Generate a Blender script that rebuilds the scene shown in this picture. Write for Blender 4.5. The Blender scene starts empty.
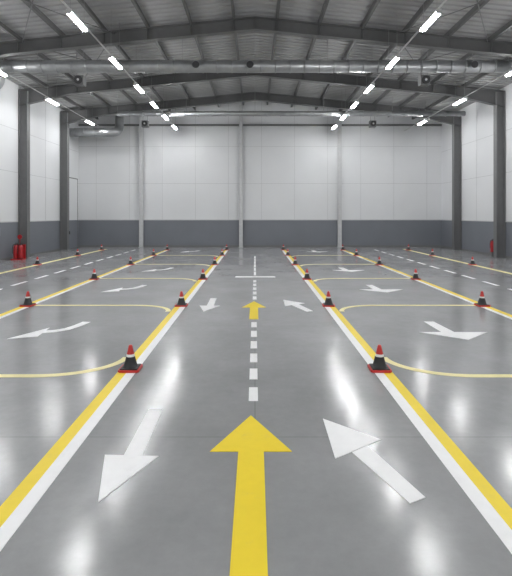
import bpy, math, random
from mathutils import Vector
random.seed(3)
scene = bpy.context.scene
scene.view_settings.view_transform = 'Standard'
XL, XR = -12.1, 12.8      # side walls
YB, YF = 30.9, -6.0       # back wall / unseen end behind camera, left open for world fill light
RZ = 10.05                # roof ridge underside
SL = 0.1                  # roof slope
def roof_z(x): return RZ - SL*abs(x)

# ------------------------------------------------ materials
def base_mat(name):
    m = bpy.data.materials.new(name); m.use_nodes = True
    nt = m.node_tree
    return m, nt, nt.nodes['Principled BSDF']
def mat(name, col, rough=0.5, metal=0.0, var=0.06, scale=6.0, bump=0.0, spec=0.5, wear=0.0):
    m, nt, b = base_mat(name)
    tc = nt.nodes.new('ShaderNodeTexCoord')
    n = nt.nodes.new('ShaderNodeTexNoise'); n.inputs['Scale'].default_value = scale
    n.inputs['Detail'].default_value = 5
    nt.links.new(tc.outputs['Object'], n.inputs['Vector'])
    r = nt.nodes.new('ShaderNodeValToRGB')
    r.color_ramp.elements[0].position = .3; r.color_ramp.elements[1].position = .7
    r.color_ramp.elements[0].color = [c*(1-var) for c in col]+[1]
    r.color_ramp.elements[1].color = [min(1, c*(1+var)) for c in col]+[1]
    nt.links.new(n.outputs['Fac'], r.inputs['Fac'])
    out = r.outputs['Color']
    if wear:
        n2 = nt.nodes.new('ShaderNodeTexNoise'); n2.inputs['Scale'].default_value = 3.5
        n2.inputs['Detail'].default_value = 10; n2.inputs['Roughness'].default_value = .8
        nt.links.new(tc.outputs['Object'], n2.inputs['Vector'])
        w = nt.nodes.new('ShaderNodeMapRange'); w.inputs['From Min'].default_value = .56; w.inputs['From Max'].default_value = .72
        w.inputs['To Max'].default_value = wear
        nt.links.new(n2.outputs['Fac'], w.inputs['Value'])
        x = nt.nodes.new('ShaderNodeMix'); x.data_type='RGBA'
        nt.links.new(w.outputs['Result'], x.inputs[0]); nt.links.new(out, x.inputs[6])
        x.inputs[7].default_value = (.35,.35,.34,1); out = x.outputs[2]
    nt.links.new(out, b.inputs['Base Color'])
    b.inputs['Roughness'].default_value = rough
    b.inputs['Metallic'].default_value = metal
    b.inputs['Specular IOR Level'].default_value = spec
    return m
def emis(name, col, s):
    m, nt, b = base_mat(name)
    b.inputs['Base Color'].default_value = (.9,.9,.9,1)
    b.inputs['Emission Color'].default_value = col+(1,)
    b.inputs['Emission Strength'].default_value = s
    return m

M_white = mat('white_road_paint', (.92,.92,.92), .38, var=.02, scale=9, spec=.4, wear=.15)
M_yellow = mat('yellow_road_paint', (.92,.70,.045), .42, var=.02, scale=9, spec=.3, wear=.15)
M_pyellow = mat('pale_yellow_road_paint', (.90,.81,.42), .42, var=.03, scale=7, spec=.3, wear=.15)
M_wall = mat('white_wall_panel', (.695,.705,.715), .5, var=.02, scale=.6)
M_seam = mat('panel_seam', (.48,.485,.49), .6)
M_dado = mat('grey_wall_panel', (.18,.192,.215), .5, var=.04, scale=.8)
M_steel = mat('grey_painted_steel', (.165,.166,.168), .5, var=.05)
M_rafter = mat('rafter_steel', (.115,.116,.116), .5, var=.05)
M_post = mat('light_painted_post', (.54,.545,.55), .5)
M_duct = mat('galvanised_duct', (.36,.37,.375), .38, metal=.6, var=.12, scale=3)
M_dark = mat('dark_metal', (.04,.04,.042), .45)
M_house = mat('lamp_housing', (.55,.55,.55), .4)
M_red = mat('red_enamel', (.42,.02,.025), .35)
M_cred = mat('cone_red', (.55,.035,.03), .5)
M_cblk = mat('cone_black', (.018,.018,.02), .5)
M_cwht = mat('cone_reflective_white', (.85,.85,.83), .4)
M_wire = mat('steel_wire', (.3,.3,.3), .4, metal=.5)
M_tube = emis('lamp_tube', (.985,.99,1), 128)

# floor concrete
M_floor, nt, b = base_mat('polished_concrete')
tc = nt.nodes.new('ShaderNodeTexCoord')
n1 = nt.nodes.new('ShaderNodeTexNoise'); n1.inputs['Scale'].default_value=.7; n1.inputs['Detail'].default_value=9; n1.inputs['Roughness'].default_value=.65
n2 = nt.nodes.new('ShaderNodeTexNoise'); n2.inputs['Scale'].default_value=9; n2.inputs['Detail'].default_value=8; n2.inputs['Roughness'].default_value=.7
nt.links.new(tc.outputs['Object'], n1.inputs['Vector']); nt.links.new(tc.outputs['Object'], n2.inputs['Vector'])
r = nt.nodes.new('ShaderNodeValToRGB')
r.color_ramp.elements[0].position=.32; r.color_ramp.elements[0].color=(.285,.288,.292,1)
r.color_ramp.elements[1].position=.68; r.color_ramp.elements[1].color=(.35,.353,.358,1)
nt.links.new(n1.outputs['Fac'], r.inputs['Fac'])
r2 = nt.nodes.new('ShaderNodeValToRGB')
r2.color_ramp.elements[0].position=.3; r2.color_ramp.elements[0].color=(.92,.92,.92,1)
r2.color_ramp.elements[1].position=.65; r2.color_ramp.elements[1].color=(1.0,1.0,1.0,1)
nt.links.new(n2.outputs['Fac'], r2.inputs['Fac'])
mx = nt.nodes.new('ShaderNodeMix'); mx.data_type='RGBA'; mx.blend_type='MULTIPLY'; mx.inputs[0].default_value=1
nt.links.new(r.outputs['Color'], mx.inputs[6]); nt.links.new(r2.outputs['Color'], mx.inputs[7])
br = nt.nodes.new('ShaderNodeTexBrick'); br.offset=0; br.inputs['Scale'].default_value=1
br.inputs['Brick Width'].default_value=5.6; br.inputs['Row Height'].default_value=4.46
br.inputs['Mortar Size'].default_value=.006; br.inputs['Color1'].default_value=(1,1,1,1); br.inputs['Color2'].default_value=(1,1,1,1)
br.inputs['Mortar'].default_value=(.72,.72,.72,1)
nt.links.new(tc.outputs['Object'], br.inputs['Vector'])
mx2 = nt.nodes.new('ShaderNodeMix'); mx2.data_type='RGBA'; mx2.blend_type='MULTIPLY'; mx2.inputs[0].default_value=1
nt.links.new(mx.outputs[2], mx2.inputs[6]); nt.links.new(br.outputs['Color'], mx2.inputs[7])
nt.links.new(mx2.outputs[2], b.inputs['Base Color'])
mr = nt.nodes.new('ShaderNodeMapRange'); mr.inputs['From Min'].default_value=.3; mr.inputs['From Max'].default_value=.7
mr.inputs['To Min'].default_value=.12; mr.inputs['To Max'].default_value=.23
nt.links.new(n1.outputs['Fac'], mr.inputs['Value']); nt.links.new(mr.outputs['Result'], b.inputs['Roughness'])
b.inputs['Specular IOR Level'].default_value=.55
bp = nt.nodes.new('ShaderNodeBump'); bp.inputs['Strength'].default_value=.015; bp.inputs['Distance'].default_value=.02
nt.links.new(n2.outputs['Fac'], bp.inputs['Height']); nt.links.new(bp.outputs['Normal'], b.inputs['Normal'])

# ------------------------------------------------ mesh builder
class MB:
    def __init__(s): s.v=[]; s.f=[]; s.m=[]; s.mats=[]; s.sm=[]
    def mi(s, m):
        if m not in s.mats: s.mats.append(m)
        return s.mats.index(m)
    def face(s, idx, m, smooth=False):
        s.f.append(idx); s.m.append(s.mi(m)); s.sm.append(smooth)
    def box(s, x0,x1,y0,y1,z0,z1,m):
        i=len(s.v)
        s.v += [(x0,y0,z0),(x1,y0,z0),(x1,y1,z0),(x0,y1,z0),(x0,y0,z1),(x1,y0,z1),(x1,y1,z1),(x0,y1,z1)]
        for q in [(0,3,2,1),(4,5,6,7),(0,1,5,4),(1,2,6,5),(2,3,7,6),(3,0,4,7)]:
            s.face([i+k for k in q], m)
    def prism(s, poly, off, m):
        i=len(s.v); n=len(poly)
        s.v += [tuple(p) for p in poly]+[tuple(Vector(p)+Vector(off)) for p in poly]
        s.face([i+k for k in range(n)], m); s.face([i+n+k for k in reversed(range(n))], m)
        for k in range(n):
            s.face([i+k,i+n+k,i+n+(k+1)%n,i+(k+1)%n], m)
    def flat(s, poly, m, z0=0.0, z1=.004):
        s.prism([(x,y,z0) for x,y in poly], (0,0,z1-z0), m)
    def tube(s, p0, p1, r0, m, r1=None, n=16, cap=True):
        r1 = r0 if r1 is None else r1
        p0=Vector(p0); p1=Vector(p1); d=(p1-p0).normalized()
        a=d.orthogonal().normalized(); c=d.cross(a)
        i=len(s.v)
        for p,r in ((p0,r0),(p1,r1)):
            for k in range(n):
                t=2*math.pi*k/n
                s.v.append(tuple(p+a*math.cos(t)*r+c*math.sin(t)*r))
        for k in range(n): s.face([i+k,i+(k+1)%n,i+n+(k+1)%n,i+n+k], m, True)
        if cap:
            s.face([i+k for k in reversed(range(n))], m); s.face([i+n+k for k in range(n)], m)
    def sweep(s, pts, r, m, n=16):
        pts=[Vector(p) for p in pts]; i=len(s.v); up=None
        for j,p in enumerate(pts):
            d = (pts[min(j+1,len(pts)-1)]-pts[max(j-1,0)]).normalized()
            if up is None: up=d.orthogonal().normalized()
            a=(up-d*up.dot(d)).normalized(); up=a; c=d.cross(a)
            for k in range(n):
                t=2*math.pi*k/n; s.v.append(tuple(p+a*math.cos(t)*r+c*math.sin(t)*r))
        for j in range(len(pts)-1):
            for k in range(n):
                s.face([i+j*n+k,i+j*n+(k+1)%n,i+(j+1)*n+(k+1)%n,i+(j+1)*n+k], m, True)
        s.face([i+k for k in reversed(range(n))], m); s.face([i+(len(pts)-1)*n+k for k in range(n)], m)
    def lathe(s, prof, c, m_list, n=28):
        i=len(s.v)
        for r,z in prof:
            for k in range(n):
                t=2*math.pi*k/n; s.v.append((c[0]+r*math.cos(t), c[1]+r*math.sin(t), c[2]+z))
        for j in range(len(prof)-1):
            for k in range(n):
                s.face([i+j*n+k,i+j*n+(k+1)%n,i+(j+1)*n+(k+1)%n,i+(j+1)*n+k], m_list[j], True)
        s.face([i+(len(prof)-1)*n+k for k in range(n)], m_list[-1])
    def make(s, name, loc=(0,0,0)):
        me=bpy.data.meshes.new(name); me.from_pydata(s.v,[],s.f)
        for m in s.mats: me.materials.append(m)
        for p,mi,sm in zip(me.polygons,s.m,s.sm): p.material_index=mi; p.use_smooth=sm
        me.update()
        import bmesh
        bm=bmesh.new(); bm.from_mesh(me); bmesh.ops.recalc_face_normals(bm, faces=bm.faces); bm.to_mesh(me); bm.free()
        o=bpy.data.objects.new(name, me); o.location=loc; scene.collection.objects.link(o); return o
def inst(o, loc, rot=0):
    c=bpy.data.objects.new(o.name.split('.')[0], o.data); c.location=loc; c.rotation_euler=(0,0,rot)
    scene.collection.objects.link(c); return c

# ------------------------------------------------ shell
m=MB(); m.box(XL-.2,XR+.2,YF,YB+.2,-.2,0,M_floor); m.make('floor')
DZ=1.86
m=MB(); m.box(XL-.2,XR+.2,YB,YB+.2,0,DZ,M_dado)
m.prism([(XL-.2,YB,DZ),(XR+.2,YB,DZ),(XR+.2,YB,roof_z(XR)),(0,YB,RZ),(XL-.2,YB,roof_z(XL))],(0,.2,0),M_wall)
x=-10.9
while x<12.6:
    m.box(x-.009,x+.009,YB-.004,YB,DZ,roof_z(x)-.02,M_seam); x+=2.27
m.box(XL,XR,YB-.004,YB,4.35,4.37,M_seam); m.box(XL,XR,YB-.004,YB,6.9,6.92,M_seam)
m.box(XL,XR,YB-.03,YB,DZ-.02,DZ+.03,M_post)
m.make('wall_back')
for nm,x0,x1,s in (('wall_left',XL-.2,XL,1),('wall_right',XR,XR+.2,-1)):
    m=MB(); xi = x1 if s>0 else x0
    zt=roof_z(xi)
    m.box(x0,x1,YF,YB,0,DZ,M_dado); m.box(x0,x1,YF,YB,DZ,zt,M_wall)
    a,bb=(xi,xi+.004) if s>0 else (xi-.004,xi)
    y=YF+1.2
    while y<YB: m.box(a,bb,y-.012,y+.012,DZ,zt-.02,M_seam); y+=2.8
    m.box(a,bb,YF,YB,4.35,4.37,M_seam); m.box(a,bb,YF,YB,6.5,6.52,M_seam)
    a,bb=(xi,xi+.03) if s>0 else (xi-.03,xi)
    m.box(a,bb,YF,YB,DZ-.02,DZ+.03,M_post)
    m.make(nm)
for nm,bx in (('baseboard_back',(XL,XR,YB-.03,YB)),('baseboard_left',(XL,XL+.03,YF,YB-.03)),('baseboard_right',(XR-.03,XR,YF,YB-.03))):
    m=MB(); m.box(*bx,0,.12,M_steel); m.make(nm)

# roof deck (trapezoidal ribs, real geometry)
M_roof = mat('roof_sheet', (.36,.362,.362), .5, var=.04, scale=1.2)
m=MB()
for sx in (-1,1):
    xe = XL-.2 if sx<0 else XR+.2
    y=YF; prof=[]
    while y<YB+.2:
        prof += [(y,0),(y+.19,0),(y+.22,.05),(y+.30,.05)]; y+=.33
    for k in range(len(prof)-1):
        (ya,za),(yb,zb)=prof[k],prof[k+1]
        i=len(m.v)
        m.v += [(0,ya,RZ+za),(xe,ya,roof_z(xe)+za),(xe,yb,roof_z(xe)+zb),(0,yb,RZ+zb)]
        m.face([i,i+1,i+2,i+3],M_roof)
m.make('ceiling')

# purlins
m=MB()
for k in list(range(-7,0))+list(range(1,8)):
    xp = (abs(k)-.5)*1.66*(1 if k>0 else -1)
    z=roof_z(xp)-.005
    m.box(xp-.035,xp+.035,YF,YB-.01,z-.2,z-.012,M_rafter)
    m.box(xp-.035,xp+.075,YF,YB-.01,z-.21,z-.19,M_rafter)
m.make('roof_purlins')

# portal frames
RT = RZ-.22
def portal(y):
    m=MB(); w=.13; th=.025; dp=.46
    for s,xw in ((-1,XL),(1,XR)):
        xe=xw-s*.02; xh=xw-s*2.6
        zt=lambda x: RT-SL*abs(x)
        dh=.8
        m.prism([(0,y-.008,zt(0)),(xe,y-.008,zt(xe)),(xe,y-.008,zt(xe)-dh),(xh,y-.008,zt(xh)-dp),(0,y-.008,zt(0)-dp)],(0,.016,0),M_rafter)
        m.prism([(0,y-w,zt(0)),(xe,y-w,zt(xe)),(xe,y-w,zt(xe)-th),(0,y-w,zt(0)-th)],(0,2*w,0),M_rafter)
        m.prism([(0,y-w,zt(0)-dp),(xh,y-w,zt(xh)-dp),(xe,y-w,zt(xe)-dh),(xe,y-w,zt(xe)-dh-th),(xh,y-w,zt(xh)-dp-th),(0,y-w,zt(0)-dp-th)],(0,2*w,0),M_rafter)
        for q in range(1,7):
            xs=s*q*1.66-s*.83
            m.box(xs-.008,xs+.008,y-w+.02,y+w-.02,zt(xs)-dp,zt(xs)-th,M_rafter)
        xi=xw-s*.48
        ztop=zt(xe)-.03
        m.box(min(xe,xe-s*.03),max(xe,xe-s*.03),y-.15,y+.15,0.0,ztop,M_steel)
        m.box(min(xi,xi+s*.03),max(xi,xi+s*.03),y-.15,y+.15,0.0,ztop-.05,M_steel)
        m.box(min(xi,xe),max(xi,xe),y-.01,y+.01,0.0,ztop,M_steel)
        m.box(min(xi-s*.06,xe),max(xi-s*.06,xe),y-.2,y+.2,0,.03,M_steel)
    m.box(-.012,.012,y-w,y+w,RT-dp-.06,RT,M_rafter)
    return m.make('portal_frame')
for y in (17.4,23.1,28.0,11.7,6.0,.3): portal(y)

PX=(-7.77,-.96,5.78)
for x in PX:
    m=MB(); zt=roof_z(x)-.25
    m.box(x-.12,x+.12,YB-.05,YB-.03,0,zt,M_post); m.box(x-.12,x+.12,YB-.27,YB-.25,0,zt,M_post)
    m.box(x-.01,x+.01,YB-.25,YB-.05,0,zt,M_post); m.box(x-.16,x+.16,YB-.3,YB-.031,0,.02,M_post)
    m.make('gable_post')
xs=[XL+.02]+[v for x in PX for v in (x-.13,x+.13)]+[XR-.02]
for i in range(0,len(xs),2):
    m=MB(); m.box(xs[i],xs[i+1],YB-.12,YB-.01,8.3,8.42,M_steel); m.make('wall_girt')

# bracing rods
m=MB()
for ya,yb in ((17.4,23.1),(11.7,17.4)):
    for s in (-1,1):
        x0,x1=s*5.4,s*9.0
        m.tube((x0,ya,roof_z(x0)-.27),(x1,yb,roof_z(x1)-.27),.018,M_steel,n=8)
        m.tube((x1,ya,roof_z(x1)-.30),(x0,yb,roof_z(x0)-.30),.018,M_steel,n=8)
m.make('roof_bracing_rods')

# ------------------------------------------------ ducts
def duct(pts, r, ring=1.0):
    m=MB()
    P=[Vector(pts[0])]
    for i in range(1,len(pts)-1):
        a,b_,c=Vector(pts[i-1]),Vector(pts[i]),Vector(pts[i+1])
        R=r*1.8; d1=(a-b_).normalized(); d2=(c-b_).normalized()
        s0=b_+d1*R; s1=b_+d2*R
        for k in range(9):
            t=k/8; P.append(s0*(1-t)**2+b_*2*t*(1-t)+s1*t*t)
    P.append(Vector(pts[-1]))
    m.sweep(P,r,M_duct,n=24)
    for i in range(len(pts)-1):
        a,c=Vector(pts[i]),Vector(pts[i+1]); L=(c-a).length; d=(c-a)/L
        t=r*2
        while t<L-r*2:
            m.tube(a+d*(t-.02),a+d*(t+.02),r+.018,M_duct,n=24); t+=ring
    return m
D1Z=8.34; D1Y=18.6
m=duct([(XR-.05,D1Y,D1Z),(-10.6,D1Y,D1Z),(-10.6,D1Y,7.5),(XL+.02,D1Y,7.5)],.25,.6)
for x in (-2.4,-.2,8.9):
    m.tube((x,D1Y-.24,D1Z-.02),(x,D1Y-.38,D1Z-.04),.10,M_duct,r1=.15,n=20)
    m.tube((x,D1Y-.38,D1Z-.04),(x,D1Y-.41,D1Z-.04),.15,M_dark,r1=.13,n=20)
for x in range(-9,12,3):
    m.tube((x,D1Y,D1Z+.25),(x,D1Y,roof_z(x)-.01),.01,M_wire,n=6)
m.make('ventilation_duct')
m=duct([(XR-.6,26.2,8.1),(-8.0,26.2,8.1)],.15,.8)
for x in range(-8,12,4):
    m.tube((x,26.2,8.2),(x,26.2,roof_z(x)-.01),.01,M_wire,n=6)
m.make('ventilation_duct')
m=duct([(XL+.02,28.9,7.5),(-9.0,28.9,7.5),(-9.0,29.9,7.9),(-9.0,29.9,8.75)],.28,.6)
m.make('ventilation_duct')

def heater(x,y,z,s=1.0):
    m=MB()
    m.box(x-.2*s,x+.2*s,y-.15*s,y+.2*s,z-.2*s,z+.2*s,M_steel)
    m.tube((x,y-.15*s,z),(x,y-.21*s,z),.18*s,M_dark,n=24)
    m.tube((x,y-.21*s,z),(x,y-.23*s,z),.05*s,M_house,n=16)
    for sx in (-.14*s,.14*s): m.tube((x+sx,y,z+.2*s),(x+sx,y,roof_z(x+sx)-.01),.012,M_wire,n=6)
    m.make('unit_heater')
for x in (-7.55,7.3): heater(x,19.4,7.98)
for x in (-7.0,7.5): heater(x,28.7,8.0)

# ------------------------------------------------ lamps
LZ=7.8
def lamp(x,y):
    m=MB()
    m.prism([(-.07,-.62,.03),(.07,-.62,.03),(.045,-.62,.10),(-.045,-.62,.10)],(0,1.24,0),M_house)
    m.box(-.072,.072,-.64,-.60,-.03,.10,M_house); m.box(-.072,.072,.60,.64,-.03,.10,M_house)
    m.box(-.062,.062,-.60,.60,-.025,.03,M_tube)
    return m.make('linear_ceiling_lamp',(x,y,LZ))
inner=[13.06,16.6,20.0,22.9,25.8,28.7,9.4,5.6,1.8,-2.0]
outer=[17.5,22.3,27.3,12.7,7.9,3.1,-1.7]
for x,ys in ((-5.15,inner),(5.08,inner),(-10.05,outer),(10.15,outer)):
    first=None
    for y in ys:
        if first is None: first=lamp(x,y)
        else: inst(first,(x,y,LZ))
    m=MB(); m.box(x-.025,x+.025,YF,YB-.35,LZ+.103,LZ+.13,M_house)
    for y in ys:
        for yy in (-.5,.5): m.tube((x,y+yy,LZ+.13),(x,y+yy,roof_z(x)-.01),.006,M_wire,n=6)
    m.make('lamp_busbar')

# ------------------------------------------------ floor markings
def line(name, segs, z=.004):
    m=MB()
    for (x0,x1,y0,y1,mt) in segs: m.box(x0,x1,y0,y1,0,z,mt)
    return m.make(name)
for s in (-1,1):
    a=sorted((s*1.665,s*1.79)); c=sorted((s*1.79,s*1.92))
    line('lane_line',[(a[0],a[1],-3,28.6,M_white),(c[0],c[1],-3,28.6,M_yellow)])
    a=sorted((s*5.40,s*5.50)); c=sorted((s*5.50,s*5.64))
    line('lane_line',[(a[0],a[1],-3,28.6,M_white),(c[0],c[1],-3,28.6,M_yellow)])
    a=sorted((s*9.5,s*9.72)); line('lane_line',[(a[0],a[1],-3,29,M_pyellow)])
    segs=[]; y=2
    while y<29: segs.append((min(s*7.5,s*7.62),max(s*7.5,s*7.62),y,y+.9,M_white)); y+=1.5
    line('dashed_lane_line',segs)

def stroke(pts,w):
    L=[];R=[]
    for i,p in enumerate(pts):
        p=Vector(p); a=Vector(pts[max(i-1,0)]); c=Vector(pts[min(i+1,len(pts)-1)])
        d=(c-a).normalized(); n=Vector((-d.y,d.x))
        L.append(p+n*w/2); R.append(p-n*w/2)
    return L,R
def ribbon(m, L, R, mt, z):
    """one continuous paint film with top, bottom and edge faces"""
    n=len(L); i=len(m.v)
    for a,b_ in zip(L,R): m.v += [(a.x,a.y,0),(b_.x,b_.y,0),(a.x,a.y,z),(b_.x,b_.y,z)]
    for k in range(n-1):
        p=i+4*k; q=p+4
        m.face([p+2,p+3,q+3,q+2],mt); m.face([p,q,q+1,p+1],mt)
        m.face([p,p+2,q+2,q],mt); m.face([p+1,q+1,q+3,p+3],mt)
    m.face([i,i+1,i+3,i+2],mt); q=i+4*(n-1); m.face([q,q+2,q+3,q+1],mt)
def stroke_mesh(name, pts, w, mt, z=.005, extra=None):
    m=MB(); L,R=stroke(pts,w); ribbon(m,L,R,mt,z)
    if extra: m.flat(extra,mt,0,z+.001)
    return m.make(name)
for s in (-1,1):
    for k,(y,sg) in enumerate(((6.15,1),(10.95,-1),(15.6,-1),(20.1,-1),(24.5,-1))):
        R=.8 if k==0 else .7
        pts=[]
        for j in range(13):
            t=j/12*math.pi/2
            pts.append((s*(1.985+R*1.3*(1-math.cos(t))), y+sg*R*(1-math.sin(t))))
        pts.append((s*5.39,y))
        stroke_mesh('bay_line',pts,.11,M_pyellow,.0045)

segs=[]; y=5.32
while y<9.2: segs.append((-.075,.035,y,y+.42,M_white)); y+=.70
y=11.7
while y<15.3: segs.append((-.06,.04,y,y+.45,M_white)); y+=.75
y=16.4
while y<24: segs.append((-.045,.035,y,y+1.1,M_white)); y+=1.3
line('dashed_centre_line',segs)
line('stop_line',[(-.70,.72,15.85,16.15,M_white)])

def flatobj(name,polys,mt,loc=(0,0)):
    m=MB()
    for k,p in enumerate(polys): m.flat([(x+loc[0],y+loc[1]) for x,y in p],mt,0,.006+.0006*k)
    return m.make(name)
flatobj('painted_straight_arrow',[[(-.155,1.2),(.075,1.2),(.082,4.18),(-.155,4.18)],[(-.418,4.18),(.343,4.18),(-.045,4.93)]],M_yellow)
flatobj('painted_straight_arrow',[[(-.12,9.5),(.07,9.5),(.07,10.7),(-.12,10.7)],[(-.31,10.7),(.26,10.7),(-.025,11.45)]],M_yellow)
for dy in (0,6.8):
    flatobj('painted_straight_arrow',[[(-1.2,4.11),(-1.03,4.11),(-1.045,5.08),(-1.205,5.08)],[(-1.375,4.12),(-1.2,3.44),(-.88,4.1)]],M_white,(0.03 if dy else 0,dy))
    flatobj('painted_slant_arrow',[[(1.325,3.50),(1.18,3.43),(.9,4.165),(1.075,4.29)],[(.724,4.06),(1.232,4.40),(.733,4.85)]],M_white,(0,dy))
for dy in (0,4.85,9.5,18.6):
    flatobj('painted_bay_arrow',[[(3.5,8.43),(3.74,8.43),(3.68,9.28),(3.48,9.28)],[(3.08,8.44),(4.36,8.44),(3.76,7.93)]],M_white,(0,dy))
    stroke_mesh('painted_bent_arrow',[(-3.46,9.25+dy),(-3.52,8.95+dy),(-3.62,8.68+dy),(-3.80,8.52+dy),(-4.02,8.45+dy)],.17,M_white,.006,
        extra=[(-4.00,8.76+dy),(-3.93,8.14+dy),(-4.40,7.98+dy)])

# ------------------------------------------------ traffic cones
def cone():
    m=MB(); h=.145
    m.prism([(-h,-h+.03,0),(-h+.03,-h,0),(h-.03,-h,0),(h,-h+.03,0),(h,h-.03,0),(h-.03,h,0),(-h+.03,h,0),(-h,h-.03,0)],(0,0,.03),M_cred)
    k=h-.025
    m.prism([(-k,-k,.03),(k,-k,.03),(k,k,.03),(-k,k,.03)],(0,0,.012),M_cblk)
    prof=[(.112,.042),(.096,.055),(.078,.12),(.060,.19),(.052,.225),(.038,.275),(.028,.325),(.022,.345),(.014,.350)]
    m.lathe(prof,(0,0,0),[M_cblk,M_cblk,M_cblk,M_cwht,M_cred,M_cred,M_cred,M_cred])
    return m.make('traffic_cone',(-1.77,6.4,.004))
c0=cone()
locs=[(1.77,6.4)]
for s in (-1,1):
    for y in (10.9,15.4,19.9,24.4,28.2): locs.append((s*1.78,y))
    for y in (10.9,15.4,19.9,24.4,28.2): locs.append((s*5.5,y))
    for y in (15.4,19.9,24.4,28.2): locs.append((s*9.62,y))
for x,y in locs: inst(c0,(x,y,.0045),random.uniform(-.08,.08))

# ------------------------------------------------ fire equipment
def extinguisher(m,x,y,s=1.0,z=0.0):
    m.lathe([(.09*s,0),(.10*s,.02*s),(.10*s,.48*s),(.085*s,.55*s),(.04*s,.6*s),(.03*s,.63*s)],(x,y,z),[M_cblk]+[M_red]*3+[M_dark])
    m.box(x-.02*s,x+.10*s,y-.015*s,y+.015*s,z+.63*s,z+.66*s,M_dark)
    m.box(x-.02*s,x+.12*s,y-.012*s,y+.012*s,z+.68*s,z+.70*s,M_dark)
    m.sweep([(x-.02*s,y,z+.65*s),(x-.10*s,y-.02,z+.62*s),(x-.14*s,y-.03,z+.45*s),(x-.13*s,y-.03,z+.22*s)],.014*s,M_dark,n=8)
m=MB(); X0=-11.75; Y0=22.1
extinguisher(m,X0,Y0,1.1,.06); extinguisher(m,X0+.26,Y0-.02,1.1,.06)
m.box(X0-.16,X0+.42,Y0-.18,Y0+.16,0,.06,M_red)
m.box(X0-.15,X0+.41,Y0+.13,Y0+.16,.06,.75,M_red)
m.tube((X0+.13,Y0+.145,.75),(X0+.13,Y0+.145,1.15),.015,M_red,n=8)
m.tube((X0+.13,Y0+.12,1.12),(X0+.13,Y0+.15,1.12),.11,M_red,n=24)
m.make('fire_extinguisher_stand')
m=MB(); extinguisher(m,12.45,23.6,1.0,.25)
m.box(12.35,12.55,23.5,23.7,0,.25,M_steel)
m.make('fire_extinguisher')

# door on left wall near the back corner
m=MB()
x=XL+.031
m.box(x,x+.04,29.0,29.06,0,4.6,M_steel); m.box(x,x+.04,30.5,30.56,0,4.6,M_steel); m.box(x,x+.04,29.0,30.56,4.6,4.66,M_steel)
m.box(x,x+.03,29.06,30.5,DZ,4.6,M_wall); m.box(x,x+.03,29.06,30.5,.01,DZ,M_dado)
m.box(x+.03,x+.07,29.16,29.2,.95,1.15,M_dark)
m.make('door_1')
m=MB(); x=XL+.031
m.box(x,x+.05,20.9,20.98,0,8.0,M_post); m.box(x,x+.12,20.8,21.08,1.2,1.6,M_post)
m.make('cable_conduit')

# ------------------------------------------------ world + camera
w=bpy.data.worlds.new('World'); scene.world=w; w.use_nodes=True
w.node_tree.nodes['Background'].inputs[0].default_value=(.97,.985,1,1)
w.node_tree.nodes['Background'].inputs[1].default_value=.85
cam=bpy.data.cameras.new('camera'); co=bpy.data.objects.new('camera',cam); scene.collection.objects.link(co)
co.location=(0,0,2.2); co.rotation_euler=(math.pi/2,0,0)
cam.sensor_fit='HORIZONTAL'; cam.sensor_width=36; cam.lens=450/512*36
cam.shift_x=1/512; cam.shift_y=-73/512; cam.clip_end=200
scene.camera=co
